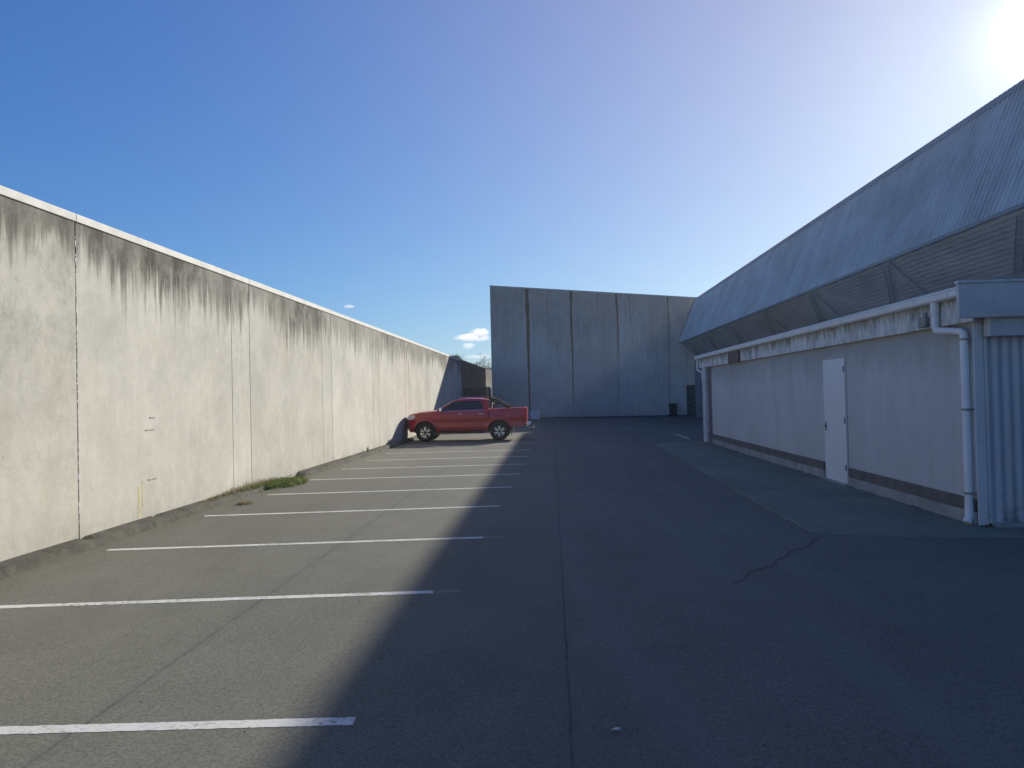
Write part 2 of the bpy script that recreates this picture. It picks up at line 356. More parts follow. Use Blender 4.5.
# ------------------------------------------------------------------ boundary wall (left)
LW = concrete_wall('boundary_concrete', (.54, .525, .475), (.060, .058, .048), WT-.10, 1.35, 'y', 1.0, 5.72, 9.58)
COP = simple('coping_concrete', (.62, .61, .57), .8, 0, .12, 3, .2)
SEAL = simple('joint_sealant', (.055, .055, .055), .8, 0, .3, 20)
SEALP = simple('joint_sealant_perished', (.50, .50, .50), .8, 0, .6, 30)
wall = empty('boundary_wall', (WX, 20, 0)); tag(wall, 'long sunlit streaky concrete panel wall running down the left side', 'wall')
def ch(o, root): o.parent = root; o.matrix_parent_inverse = Matrix.Translation(-root.location) if root.rotation_euler.z == 0 else root.matrix_world.inverted(); return o
joints = [-7.6, -1.86, 3.86, 9.58, 15.27, 21.05, 26.85, 32.55, 38.3, 44.0, 51.6]
for i, (a, b) in enumerate(zip(joints, joints[1:])):
    g = .011 if i != 2 else .011
    bm = bmesh.new(); box(bm, WX-.18, WX, a+g, b-g, -.1, WT-.11, .004); ch(mesh('wall_panel', bm, LW), wall)
    bm = bmesh.new(); box(bm, WX-.22, WX+.02, a+.004, b-.004, WT-.108, WT+random.uniform(-.004, .004), .01); ch(mesh('coping', bm, COP), wall)
    bm = bmesh.new(); box(bm, WX-.10, WX-.012, b-g+.001, b+g-.001, 0, WT-.14); ch(mesh('joint_sealant', bm, SEAL), wall)
    # faint second line where the panel return was cast
    if i > 2:
        yb = b-.88
        bm = bmesh.new(); box(bm, WX-.01, WX+.003, yb-.007, yb+.007, .1, WT-.14); ch(mesh('cast_groove', bm, simple('cast_groove', (.22, .215, .19), .9)), wall)
# perished white sealant crumbs in the nearest joint
bm = bmesh.new(); y = 9.58
for k in range(90):
    z = random.uniform(.3, WT-.3); s = random.uniform(.006, .02)
    box(bm, WX-.008, WX+random.uniform(.001, .006), y-random.uniform(.001, .012), y+random.uniform(.001, .012), z, z+s*2)
ch(mesh('sealant_crumbs', bm, SEALP), wall)
# short cast-in bars and a yellow drip on the second panel
bm = bmesh.new()
for yy, zz, wd in ((11.35, 1.47, .26), (11.4, .69, .24), (11.42, 1.66, .14)):
    box(bm, WX-.01, WX+.008, yy-wd/2, yy+wd/2, zz, zz+.02)
ch(mesh('cast_in_bar', bm, simple('bar_grey', (.30, .295, .26), .9)), wall)

bm = bmesh.new()
for yy, w_, a_, b_ in ((11.02, .03, .15, .62), (11.12, .012, .3, .7)): box(bm, WX-.01, WX+.0025, yy-w_, yy+w_, a_, b_)
ch(mesh('ochre_drip', bm, simple('ochre', (.50, .44, .26), .9, 0, .15, 9)), wall)
# darker older wall further down
OW = concrete_wall('old_wall_concrete', (.19, .175, .155), (.04, .04, .038), 4.5, 2.4, 'y', 1.0, 9, 50)
bm = bmesh.new(); box(bm, WX-.3, WX-.03, 51.65, 96, -.1, 4.5, .01)
old = mesh('rear_boundary_wall', bm, OW); tag(old, 'darker old wall continuing past the end of the pale left wall, behind the gate', 'wall')

# ------------------------------------------------------------------ far tilt-slab building
FC = concrete_wall('far_slab_concrete', (.56, .52, .475), (.15, .145, .14), 10.2, 7.0, 'x', .6, 3.45, -1.88)
far = empty('tilt_slab_building', (-4.9, 60, 0)); tag(far, 'tall blank grey concrete slab building closing the far end of the yard', 'building')
bpy.context.view_layer.update()
FA = Vector((-4.78, 58.5)); FB = Vector((24, 55.2)); FL = (FB-FA).length; fd = (FB-FA)/FL; fn_ = Vector((fd.y, -fd.x))   # normal towards the camera
if fn_.y > 0: fn_ = -fn_
def fpt(u, dpt, z): q_ = FA+fd*u+fn_*dpt; return (q_.x, q_.y, z)
def ftop(u): return 10.56-u*.104
us = [0, 3.0, 6.45, 9.95, 13.8, 17.4, 21, 25, FL]
for a, b in zip(us, us[1:]):
    bm = bmesh.new(); prism(bm, [(a+.02, 0), (b-.02, 0), (b-.02, ftop(b)), (a+.02, ftop(a))], lambda p_, s: fpt(p_[0], -.2*(1-s), p_[1])); o = mesh('wall_panel', bm, FC); ch(o, far)
    bm = bmesh.new(); prism(bm, [(a, ftop(a)+.002), (b-.005, ftop(b)+.002), (b-.005, ftop(b)+.09), (a, ftop(a)+.09)], lambda p_, s: fpt(p_[0], -.25+.29*s, p_[1])); ch(mesh('capping', bm, simple('cap_metal', (.35, .36, .37), .5, .6)), far)
bm = bmesh.new(); prism(bm, [(0.05, 0), (FL-.05, 0), (FL-.05, ftop(FL)-.3), (0.05, ftop(0)-.3)], lambda p_, s: fpt(p_[0], -.22-18.5*(1-s), p_[1])); ch(mesh('rear_body', bm, FC), far)
# long dark leak stains under the joints (real run marks on the slab)
SM = M('leak_stain', .9, 0, .2); SM.col(SM.mix(SM.rng(SM.noise(3, (1, 1, .2), 6, .7), .35, .65), (.02, .02, .02), (.07, .068, .06))); SM = SM.m
for (u, w0, w1, zb) in ((3.0, .30, .10, .5), (6.45, .2, .05, 1.2), (9.95, .16, .03, 4.2), (10.9, .07, .02, 7.0), (13.8, .08, .02, 5.5), (4.6, .05, .02, 6), (8.5, .06, .02, 7)):
    bm = bmesh.new(); n = 40; zt = ftop(u)-.01; prev = None
    for i in range(n+1):
        t = i/n; z = zt+(zb-zt)*t; wv = (w0+(w1-w0)*t)*(1+.35*noise.noise(Vector((u, z*1.3, 0))))/2; off = .04*noise.noise(Vector((u, z*.35, 4)))+t*.12*(u > 9)
        cur_ = (bm.verts.new(fpt(u+off-wv, .003, z)), bm.verts.new(fpt(u+off+wv, .003, z)))
        if prev: bm.faces.new((prev[0], prev[1], cur_[1], cur_[0]))
        prev = cur_
    ch(mesh('leak_stain', bm, SM), far)
GM = simple('dark_green_door', (.035, .045, .042), .6, 0, .2, 3)
bm = bmesh.new(); prism(bm, [(15.05, .02), (16.0, .02), (16.0, 2.35), (15.05, 2.35)], lambda p_, s: fpt(p_[0], .01+.05*s, p_[1])); dr = ch(mesh('door', bm, GM), far)
bm = bmesh.new(); prism(bm, [(15.15, 1.02), (15.3, 1.02), (15.3, 1.06), (15.15, 1.06)], lambda p_, s: fpt(p_[0], .065+.05*s, p_[1])); o = mesh('handle', bm, simple('steel', (.5, .5, .5), .35, 1)); o.parent = dr; o.matrix_parent_inverse = dr.matrix_world.inverted()

# dirt ramp strip at the foot of the far slab
bm = bmesh.new(); prev = None
for i in range(60):
    u = 3.2+(16-3.2)*i/59; wd_ = .35+.25*noise.noise(Vector((u, 0, 0)))
    cur_ = (bm.verts.new(fpt(u, .002, .10+.03*noise.noise(Vector((u*2, 1, 0))))), bm.verts.new(fpt(u, wd_, .006)))
    if prev: bm.faces.new((prev[0], prev[1], cur_[1], cur_[0]))
    prev = cur_
tag(mesh('silt_strip', bm, simple('silt', (.07, .065, .055), .95, 0, .4, 3, .4)), 'strip of dark silt along the foot of the far slab wall', kind='structure')

# steel gate filling the gap
gate = empty('steel_gate', (-5.4, 52, 0)); tag(gate, 'dark solid steel gate closing the gap between left wall and far building', 'gate')
bpy.context.view_layer.update()
GD = simple('gate_steel', (.022, .026, .034), .5, .3, .2, 4)
bm = bmesh.new()
x0, x1 = -6.33, -4.38
n = 17
for i in range(n):
    a = x0+.06+(x1-x0-.12)*i/n; box(bm, a+.004, a+(x1-x0-.12)/n-.004, 52.0, 52.03 if i % 2 else 52.05, .08, 2.46)
ch(mesh('gate_panel', bm, GD), gate)
bm = bmesh.new()
box(bm, x0, x0+.06, 51.97, 52.07, 0, 2.53); box(bm, x1-.06, x1, 51.97, 52.07, 0, 2.53); box(bm, x0+.06, x1-.06, 51.97, 52.07, 2.47, 2.53); box(bm, x0+.06, x1-.06, 51.95, 51.99, 1.2, 1.27)
ch(mesh('gate_frame', bm, simple('gate_frame', (.10, .11, .13), .45, .4)), gate)

bm = bmesh.new(); prism(bm, [(x1-.03, 52.08), (x1-.07, 52.08), (-4.80, 58.3), (-4.76, 58.3)], lambda p_, s: (p_[0]-.03, p_[1], .05+2.4*s)); ch(mesh('side_panel', bm, GD), gate)
# concrete block behind the pickup
bm = bmesh.new(); box(bm, -1.74, -.98, 57.0, 57.7, 0, .62, .04); box(bm, -1.6, -1.45, 57.1, 57.3, .62, .68, .01)
tag(mesh('concrete_block', bm, simple('block_concrete', (.72, .72, .70), .9, 0, .15, 4, .3)), 'pale concrete block on the ground against the far building, right of the pickup tail', 'block')

# wheelie bin
bn = empty('wheelie_bin', (9.05, 56.3, 0), R(8)); tag(bn, 'dark wheelie bin standing against the far building beside its door', 'bin')
BM_ = simple('bin_plastic', (.03, .04, .045), .5, 0, .2)
bm = bmesh.new(); prism(bm, [(-.24, -.30), (.24, -.30), (.24, .26), (-.24, .26)], lambda p_, s: (p_[0]*(.86+.2*s), p_[1]*(.8+.2*s), .06+.86*s))
bmesh.ops.bevel(bm, geom=bm.edges[:], offset=.02, segments=2, affect='EDGES'); b_ = mesh('bin_body', bm, BM_, bn)
bm = bmesh.new(); box(bm, -.29, .29, -.36, .31, .925, .985, .02); box(bm, -.2, .2, .31, .36, .90, .94, .01); mesh('lid', bm, BM_, bn)
for s in (-1, 1):
    bm = bmesh.new(); lathe(bm, [(.001, -.025), (.09, -.025), (.1, -.01), (.1, .01), (.09, .025), (.001, .025)], 'y', 20)
    for v in bm.verts: v.co = Vector((v.co.y+s*.25, v.co.x+.24, v.co.z+.1))
    mesh('wheel', bm, simple('bin_rubber', (.02, .02, .02), .8), bn)

# ------------------------------------------------------------------ main shed (right)
Y0, Y1 = -6.0, 55.0
EV = (9.40, 5.45); FO = (10.64, 8.47); RG = (10.79, 8.72); SB = (10.50, 4.39)
def metal_sheet(name, base, rust=.25):
    m = M(name, .5, .25, .4); x, y, z = m.xyz()
    a = m.rng(m.noise(.6, (1, 1, 1), 6, .65), .3, .7, .78, 1.15)
    b = m.rng(m.noise(7, (.3, 3, .12), 5, .7), .3, .7, .92, 1.05)
    wn = m.node('ShaderNodeTexWhiteNoise'); wn.noise_dimensions = '1D'; m.link(m.math('FLOOR', m.math('DIVIDE', y, .8)), wn.inputs['W'])
    pv = m.rng(wn.outputs['Value'], 0, 1, .95, 1.04)
    c = m.mix(1.0, base, m.math('MULTIPLY', m.math('MULTIPLY', a, b), pv), 'MULTIPLY')
    c = m.mix(m.rng(m.noise(2.4, (1, 1.5, .35), 8, .75, (4, 0, 0)), .52, .72, 0, rust), c, (.13, .105, .085))
    m.col(c); m.b.inputs['Roughness'].default_value = .55; return m.m
CLAD = metal_sheet('shed_cladding', (.56, .55, .53), .4); ROOFM = metal_sheet('shed_roof', (.36, .37, .38), .5)
def corrugate(bm, A, B, y0, y1, pitch=.19, depth=.036, out=None, thick=True):
    A = Vector((A[0], 0, A[1])); B = Vector((B[0], 0, B[1])); d = (B-A).normalized(); nrm = Vector((-d.z, 0, d.x))
    if out is not None and nrm.dot(out) < 0: nrm = -nrm
    n = int((y1-y0)/pitch); prev = None
    for i in range(n):
        for t, h in ((0, 0), (.42, 0), (.55, 1), (.87, 1)):
            y = y0+(i+t)*pitch
            j = .0
            cur_ = (bm.verts.new(A+nrm*depth*h+Vector((0, y, 0))), bm.verts.new(B+nrm*depth*h+Vector((0, y, 0))+d*j))
            if prev: bm.faces.new((prev[0], prev[1], cur_[1], cur_[0]))
            prev = cur_
shed = empty('industrial_shed', (10.5, 20, 0)); tag(shed, 'huge grey metal shed with flared corrugated upper storey along the right side', 'building')
bpy.context.view_layer.update()
OUT = Vector((-1, 0, .4))
bm = bmesh.new(); corrugate(bm, EV, FO, Y0, Y1, out=OUT); ch(mesh('mansard_cladding', bm, CLAD), shed)
bm = bmesh.new(); corrugate(bm, (FO[0]-.02, FO[1]-.01), RG, Y0, Y1, depth=.05, out=OUT); corrugate(bm, RG, (16, 9.35), Y0, Y1, depth=.05, out=Vector((0, 0, 1))); ch(mesh('roof', bm, ROOFM), shed)
# edge trims
bm = bmesh.new(); box(bm, EV[0]-.05, EV[0]+.03, Y0, Y1+.02, EV[1]-.07, EV[1]+.02); ch(mesh('eave_flashing', bm, simple('flashing', (.24, .25, .26), .5, .4)), shed)
bm = bmesh.new(); prism(bm, [EV, FO, RG, (16, 9.35), (16, 4.39), SB], lambda p_, s: (p_[0]+.03, Y1-.03+.03*s, p_[1]-.01)); ch(mesh('gable_end', bm, CLAD), shed)
# flashing on the end edge
bm = bmesh.new(); tube(bm, [(EV[0]-.02, Y1+.0, EV[1]), (FO[0]-.04, Y1, FO[1]+.03), (RG[0]-.02, Y1, RG[1]+.06)], .05, 6); ch(mesh('barge_flashing', bm, simple('barge', (.2, .2, .22), .5, .4)), shed)
# louvred soffit between eave and wall head
m = M('soffit_louvres', .6, 0, .4); x, y, z = m.xyz()
wv = m.math('SINE', m.math('MULTIPLY', z, 70.0)); a = m.rng(m.noise(1.5, (1, .35, 1), 6, .7), .3, .7, .7, 1.15)
c = m.mix(m.rng(wv, -.2, .6), (.44, .43, .42), (.49, .48, .465)); c = m.mix(1.0, c, a, 'MULTIPLY')
c = m.mix(m.rng(m.noise(3, (1, 1, .4), 7, .75, (0, 6, 0)), .52, .7, 0, .25), c, (.30, .28, .26)); m.col(c); m.bump(wv, .25, .02); SOF = m.m
bm = bmesh.new(); corrugate(bm, SB, (EV[0]-.03, EV[1]-.02), Y0, Y1, pitch=1.1, depth=.02, out=Vector((-1, 0, -.7))); ch(mesh('louvred_soffit', bm, SOF), shed)
BR = simple('brace_steel', (.47, .465, .46), .6, .3, .2)
ys = [y for y in range(3, 55, 6)]
for y in ys:
    bm = bmesh.new(); tube(bm, [(SB[0]-.06, y, SB[1]-.06), (EV[0]-.02, y, EV[1]-.12)], .03, 6); ch(mesh('soffit_rafter', bm, BR), shed)
    bm = bmesh.new(); tube(bm, [(SB[0]-.09, y+1.9, SB[1]), (EV[0]+.02, y+.1, EV[1]-.19)], .02, 6); tube(bm, [(SB[0]-.09, y+2.2, SB[1]), (EV[0]+.02, y+.4, EV[1]-.19)], .02, 6); ch(mesh('soffit_brace', bm, BR), shed)
bm = bmesh.new(); box(bm, SB[0]-.02, SB[0]+.2, Y0, Y1, -.1, SB[1]); ch(mesh('wall', bm, simple('shed_wall', (.26, .26, .255), .8, 0, .2, 1.0, .2)), shed)

# ------------------------------------------------------------------ lean-to (right foreground)
AX = 5.65; AY0, AY1 = 10.25, 26.6; GT = 3.18
lean = empty('lean_to', (AX, 18, 0)); tag(lean, 'low pale lean-to with white door and rusty fascia, in front of the big shed', 'building')
bpy.context.view_layer.update()
m = M('lean_to_sheet', .7, 0, .3); x, y, z = m.xyz()
a = m.rng(m.noise(.8, (1, 1, .4), 7, .7), .3, .7, .86, 1.08); b = m.rng(m.noise(9, (1, 1, .08), 4, .6), .3, .7,   .97, 1.02)
c = m.mix(1.0, (.58, .59, .575), m.math('MULTIPLY', a, b), 'MULTIPLY')
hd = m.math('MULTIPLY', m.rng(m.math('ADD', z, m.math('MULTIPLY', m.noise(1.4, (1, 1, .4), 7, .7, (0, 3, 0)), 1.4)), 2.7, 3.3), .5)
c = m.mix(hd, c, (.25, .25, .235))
dr_ = m.math('MULTIPLY', m.rng(m.noise(2.6, (1, 1, .18), 7, .72, (1, 5, 1)), .55, .72), m.rng(z, .9, 2.3, 0, .28))
c = m.mix(dr_, c, (.22, .22, .19)); m.col(c)
jl = m.math('ABSOLUTE', m.math('SUBTRACT', m.math('FRACT', m.math('DIVIDE', y, 1.2)), .5))
m.bump(m.rng(jl, .485, .495, 1, 0), .5, .01); SH = m.m
DY0, DY1 = 14.55, 15.72
for a_, b_ in ((AY0+.0, DY0-.02), (DY1+.02, AY1)):
    bm = bmesh.new(); box(bm, AX, AX+.1, a_, b_, .36, GT-.10); ch(mesh('side_wall', bm, SH), lean)
bm = bmesh.new(); box(bm, AX+.001, AX+.1, DY0-.019, DY1+.019, 2.52, GT-.10); ch(mesh('door_head_panel', bm, SH), lean)
PL = simple('plinth_concrete', (.33, .335, .31), .9, 0, .25, 2.5, .4); TB = simple('plinth_timber', (.15, .14, .125), .85, 0, .3, 3, .3)
for a_, b_ in ((AY0+.0, DY0-.03), (DY1+.03, AY1)):
    bm = bmesh.new(); box(bm, AX-.035, AX+.12, a_+.03, b_, 0, .185, .008); ch(mesh('plinth', bm, PL), lean)
    bm = bmesh.new(); box(bm, AX-.028, AX-.002, a_+.03, b_, .187, .355, .004); ch(mesh('base_board', bm, TB), lean)
    bm = bmesh.new(); box(bm, AX+.002, AX+.09, a_+.03, b_, .187, .357); ch(mesh('base_packing', bm, TB), lean)
# door
m = M('door_paint', .5, 0, .4); m.col(m.mix(m.rng(m.noise(2.5, (1, 1, .3), 6, .7), .35, .7), (.84, .83, .81), (.74, .74, .73))); DP = m.m
bm = bmesh.new(); box(bm, AX-.03, AX+.03, DY0+.03, DY1-.03, .02, 2.47, .004); door = ch(mesh('door', bm, DP), lean)
bm = bmesh.new(); box(bm, AX-.012, AX+.08, DY0-.018, DY0+.027, .0, 2.52); box(bm, AX-.012, AX+.08, DY1-.027, DY1+.018, .0, 2.52); box(bm, AX-.012, AX+.08, DY0+.028, DY1-.028, 2.475, 2.52); fr = ch(mesh('door_frame', bm, simple('frame_paint', (.42, .43, .42), .6)), lean)
ST = simple('handle_steel', (.12, .12, .13), .4, .7)
bm = bmesh.new(); tube(bm, [(AX-.03, DY1-.12, 1.12), (AX-.08, DY1-.12, 1.12), (AX-.085, DY1-.26, 1.12)], .012, 8); box(bm, AX-.037, AX-.031, DY1-.15, DY1-.09, 1.03, 1.2); o = mesh('handle', bm, ST); o.parent = door; o.matrix_parent_inverse = Matrix.Translation(-lean.location)
o.parent = door; o.matrix_parent_inverse = (Matrix.Translation(-lean.location)).copy(); o.matrix_parent_inverse = Matrix.Identity(4)
bm = bmesh.new(); box(bm, AX-.10, AX-.036, DY0-.02, DY1+.02, .0, .045, .006); ch(mesh('threshold', bm, PL), lean)
for zz in (.3, 1.2, 2.2):
    bm = bmesh.new(); box(bm, AX-.045, AX-.031, DY0+.035, DY0+.06, zz, zz+.11); o = mesh('hinge', bm, ST, door)
# fascia and gutter
m = M('fascia_board', .8, 0, .3); n1 = m.noise(2.2, (1, 1, .5), 8, .75); n2 = m.noise(6, (1, 1, .25), 7, .75, (3, 2, 2))
x, y, z = m.xyz()
c = m.mix(m.rng(n1, .42, .68), (.74, .75, .74), (.40, .40, .36)); c = m.mix(m.math('MULTIPLY', m.rng(m.math('ADD', n2, m.rng(z, 2.85, 3.1, 0, .16)), .52, .68), .8), c, (.16, .135, .10)); m.col(c); m.bump(n2, .2, .01); FS = m.m
bm = bmesh.new(); yb = [10.05, 13.2, 16.6, 19.9, 23.1, 24.1, 26.3, 28.2]
for a_, b_ in zip(yb, yb[1:]):
    dz = random.uniform(-.008, .008); box(bm, AX-.10, AX-.075, a_+.004, b_-.004, GT-.44+dz, GT-.10)
ch(mesh('fascia', bm, FS), lean)
bm = bmesh.new(); box(bm, AX-.074, AX+.35, 10.06, 28.19, GT-.13, GT-.10); ch(mesh('soffit_board', bm, simple('soffit_board', (.35, .35, .33), .8)), lean)
bm = bmesh.new(); box(bm, AX-.16, AX-.104, 22.1, 23.4, GT-.45, GT-.13, .01); ch(mesh('rusty_cover', bm, simple('rust_plate', (.16, .12, .10), .8, .2, .5, 4, .3)), lean)
WP = simple('white_gutter', (.80, .80, .79), .45, 0, .08, 2)
gp = [(-.075, -.10), (-.20, -.10), (-.225, -.08), (-.235, -.02), (-.215, .0), (-.235, .012), (-.225, .03), (-.205, .02), (-.20, -.07), (-.09, -.075), (-.085, .0), (-.075, .0)]
bm = bmesh.new(); prism(bm, gp, lambda p_, s: (AX+p_[0], 10.0+s*18.4, GT+p_[1])); bmesh.ops.bevel(bm, geom=[], offset=.001)
ch(mesh('gutter', bm, WP), lean)
bm = bmesh.new(); prism(bm, [(-.07, -.11), (-.24, -.11), (-.24, .035), (-.07, .035)], lambda p_, s: (AX+p_[0], 9.985+s*.012, GT+p_[1])); ch(mesh('gutter_end', bm, WP), lean); bm = bmesh.new(); prism(bm, [(-.07, -.11), (-.24, -.11), (-.24, .035), (-.07, .035)], lambda p_, s: (AX+p_[0], 28.405+s*.012, GT+p_[1])); ch(mesh('gutter_end', bm, WP), lean)
bm = bmesh.new(); tube(bm, [(AX-.17, 10.05, GT-.02), (AX-.17, 11.2, GT-.015), (AX-.17, 28.3, GT+.01)], .012, 8)
for i in range(20): tube(bm, [(AX-.238, 10.4+i*.93, GT-.09), (AX-.238, 10.4+i*.93, GT+.03), (AX-.08, 10.4+i*.93, GT+.034)], .006, 6)
ch(mesh('gutter_bracket', bm, WP), lean)
# downpipe with two elbows
def bend(p0, p1, p2, n=6, r=.09):
    p0, p1, p2 = map(Vector, (p0, p1, p2)); a_ = p1+(p0-p1).normalized()*r; b_ = p1+(p2-p1).normalized()*r
    return [a_.lerp(p1, t).lerp(p1.lerp(b_, t), t) for t in (i/n for i in range(n+1))]
P0 = (AX-.16, 10.88, GT-.10); P1 = (AX-.16, 10.88, GT-.50); P2 = (AX-.07, 10.33, GT-.56); P3 = (AX-.07, 10.33, .10)
P2b = (AX-.07, 10.33, GT-.50)
path = [Vector(P0)]+bend(P0, P1, P2, r=.07)+bend(P1, P2, P3, r=.07)+[Vector(P3)]
bm = bmesh.new(); tube(bm, path, .05, 16)
tube(bm, [(P3[0], P3[1], .30), (P3[0], P3[1], .12), (P3[0]-.05, P3[1]-.03, .04)], .054, 16)
for zz in (GT-.2,): tube(bm, [(P0[0], P0[1], zz-.04), (P0[0], P0[1], zz+.10)], .06, 16)
dp = ch(mesh('downpipe', bm, WP, smooth=True), lean)
for zz in (.42, 1.55, 2.5):
    bm = bmesh.new(); tube(bm, [(P3[0], P3[1], zz), (P3[0], P3[1], zz+.03)], .056, 16); box(bm, P3[0]-.01, AX-.001, P3[1]-.075, P3[1]-.053, zz, zz+.028); mesh('pipe_clip', bm, simple('clip_grey', (.3, .3, .31), .5, .5), dp)
# second small downpipe off the far gutter end
bm = bmesh.new(); tube(bm, [(AX-.16, 28.25, GT-.10), (AX-.16, 28.25, GT-.5), (AX-.03, 28.0, GT-.62), (AX-.03, 27.98, GT-.9)], .04, 12); ch(mesh('gutter_outlet', bm, WP, smooth=True), lean)
# corner posts
bm = bmesh.new(); box(bm, AX-.07, AX+.13, AY1+.75, AY1+1.3, 0, GT-.135, .01); ch(mesh('corner_post', bm, simple('post_paint', (.56, .57, .57), .7, 0, .2, 3)), lean)
bm = bmesh.new(); box(bm, AX+.03, AX+.10, AY1+.002, AY1+.74, 0, GT-.135); ch(mesh('dark_gap_fill', bm, TB), lean)  # dark sheet added to stand in for the shade in the gap beside the post
# floodlight under the fascia
bm = bmesh.new(); box(bm, AX-.17, AX-.075, 11.15, 11.37, GT-.42, GT-.27, .012); box(bm, AX-.12, AX-.10, 11.22, 11.3, GT-.29, GT-.2)
ch(mesh('floodlight', bm, simple('flood_grey', (.2, .21, .21), .5, .4)), lean)
# end wall facing the camera: flat corner strip then corrugated iron
bm = bmesh.new(); box(bm, AX-.002, AX+.12, AY0-.03, AY0-.002, .02, GT-.02); ch(mesh('corner_strip', bm, simple('corner_strip', (.66, .65, .65), .7, 0, .1, 3)), lean)
def corr_end(bm, x0, x1, yf, z0, z1, pitch=.152, dep=.02):
    n = int((x1-x0)/pitch*8); prev = None
    for i in range(n+1):
        x_ = x0+(x1-x0)*i/n; y_ = yf-dep*.5*(1+math.sin(2*math.pi*(x_-x0)/pitch))
        cur_ = (bm.verts.new((x_, y_, z0)), bm.verts.new((x_, y_, z1)))
        if prev: bm.faces.new((prev[0], prev[1], cur_[1], cur_[0]))
        prev = cur_
CI = M('corrugated_iron', .55, .2, .4); a = CI.rng(CI.noise(1.4, (1, 1, .4), 7, .7), .3, .7, .8, 1.1)
c = CI.mix(1.0, (.56, .565, .59), a, 'MULTIPLY'); x, y, z = CI.xyz()
c = CI.mix(CI.math('MULTIPLY', CI.rng(z, 0, .5, 1, 0), CI.rng(CI.noise(4, (1, 1, 1), 6, .7), .45, .6)), c, (.2, .19, .17)); CI.col(c); CI = CI.m
bm = bmesh.new(); corr_end(bm, AX+.12, 10.4, AY0-.03, .05, GT-.5, .135); o = ch(mesh('corrugated_end_wall', bm, CI, smooth=True), lean)
bm = bmesh.new(); box(bm, AX+.13, 10.4, AY0-.02, AY0+.05, 0, GT-.3); ch(mesh('end_wall_backing', bm, TB), lean)
bm = bmesh.new(); box(bm, AX-.34, 10.4, 9.92, 9.98, GT-.41, GT+.04, .01); box(bm, AX+.10, 10.4, 10.02, 10.17, GT-.65, GT-.2, .01); ch(mesh('end_fascia', bm, simple('end_fascia', (.54, .54, .54), .6, 0, .14, 3)), lean)
bm = bmesh.new(); box(bm, AX-.35, 10.42, 9.90, 9.995, GT+.042, GT+.075, .006); ch(mesh('end_capping', bm, simple('end_capping', (.6, .6, .6), .5)), lean)
bm = bmesh.new(); prism(bm, [(AX-.07, GT-.06), (10.48, GT+.02), (10.48, GT+.10), (AX-.07, GT+.01)], lambda p_, s: (p_[0], AY0-.03+s*18.2, p_[1]-.02)); ch(mesh('roof', bm, ROOFM), lean)
bm = bmesh.new(); box(bm, AX+.14, 10.4, AY0-.16, AY0-.06, 0, .06, .01); ch(mesh('end_sill', bm, PL), lean)

# ------------------------------------------------------------------ thin air volume added to stand in for lens glare
bm = bmesh.new(); box(bm, -305, 305, -205, 405, -1.0, 10.9)
hm = bpy.data.materials.new('glare_haze_air'); hm.use_nodes = True; ht = hm.node_tree; ht.nodes.remove(ht.nodes['Principled BSDF'])
hv = ht.nodes.new('ShaderNodeVolumePrincipled'); hv.inputs['Density'].default_value = .0005; hv.inputs['Anisotropy'].default_value = .5; hv.inputs['Color'].default_value = (.93, .96, 1, 1)
ht.links.new(hv.outputs[0], ht.nodes['Material Output'].inputs['Volume']); tag(mesh('glare_haze', bm, hm), 'thin bright air volume added to stand in for lens glare', kind='stuff')

# ------------------------------------------------------------------ red pickup
car = empty('pickup_truck', (-3.82, 31.85, 0), R(180)); tag(car, 'red double-cab pickup parked nose-in to the left wall, sports bar over its tray', 'pickup')
m = M('car_paint', .32, .0, .5); m.b.inputs['Coat Weight'].default_value = .5; m.b.inputs['Coat Roughness'].default_value = .06
dz_ = m.noise(2.5, (1, 1, 1), 5, .6); x, y, z = m.xyz()
c = m.mix(m.rng(dz_, .3, .7), (.42, .004, .010), (.48, .006, .013)); c = m.mix(m.math('MULTIPLY', m.rng(z, .35, .75, .35, 0), m.noise(6)), c, (.16, .07, .06)); m.col(c); RED = m.m
BLK = simple('trim_black', (.018, .018, .02), .55, 0, .2); DGL = M('tinted_glass', .05, 0, .6).col((.012, .014, .017)).m
CHR = simple('chrome', (.75, .75, .76), .15, 1, .05); TYR = simple('tyre_rubber', (.022, .022, .023), .85, 0, .3, 30, .3); ALU = simple('alloy_silver', (.66, .67, .69), .25, .9, .05); DRK = simple('underbody', (.012, .012, .012), .9)
WB = 1.565
def arch(cx, r, z0, n=14, rev=False):
    a0 = math.asin(max(-1, min(1, (z0-.40)/r)))
    pts_ = [(cx+r*math.cos(t), .40+r*math.sin(t)) for t in (a0+(math.pi-2*a0)*i/n for i in range(n+1))]
    return pts_ if not rev else pts_[::-1]
def hw(x, z):            # body half width
    w_ = .925
    if z > .95: w_ -= .055*((z-.95)/.4)**2
    if z < .55: w_ -= .05*((.55-z)/.2)
    if x > 1.9: w_ -= .26*((x-1.9)/.55)**2.2
    if x < -2.45: w_ -= .06*((-x-2.45)/.25)**2
    w_ += .012*math.exp(-((z-.98)/.05)**2) - .012*math.exp(-((z-.80)/.08)**2)
    for cx in (WB, -WB):    # flared guards
        d = math.hypot(x-cx, z-.40)
        if .46 < d < .66: w_ += .028*math.cos((d-.46)/.20*math.pi/2)
    return w_
body_poly = [(2.28, .40), (2.38, .46), (2.43, .62), (2.44, .85), (2.42, 1.02), (2.36, 1.12), (2.2, 1.17), (1.75, 1.245), (1.05, 1.285), (.2, 1.28), (-1.12, 1.31), (-1.15, 1.34), (-2.62, 1.39), (-2.69, 1.36), (-2.71, 1.2), (-2.69, .8), (-2.66, .60), (-2.1, .56)]
body_poly += arch(-WB, .50, .50, rev=True)[0:] + [(-1.02, .40), (1.02, .38)] + arch(WB, .50, .44, rev=True)
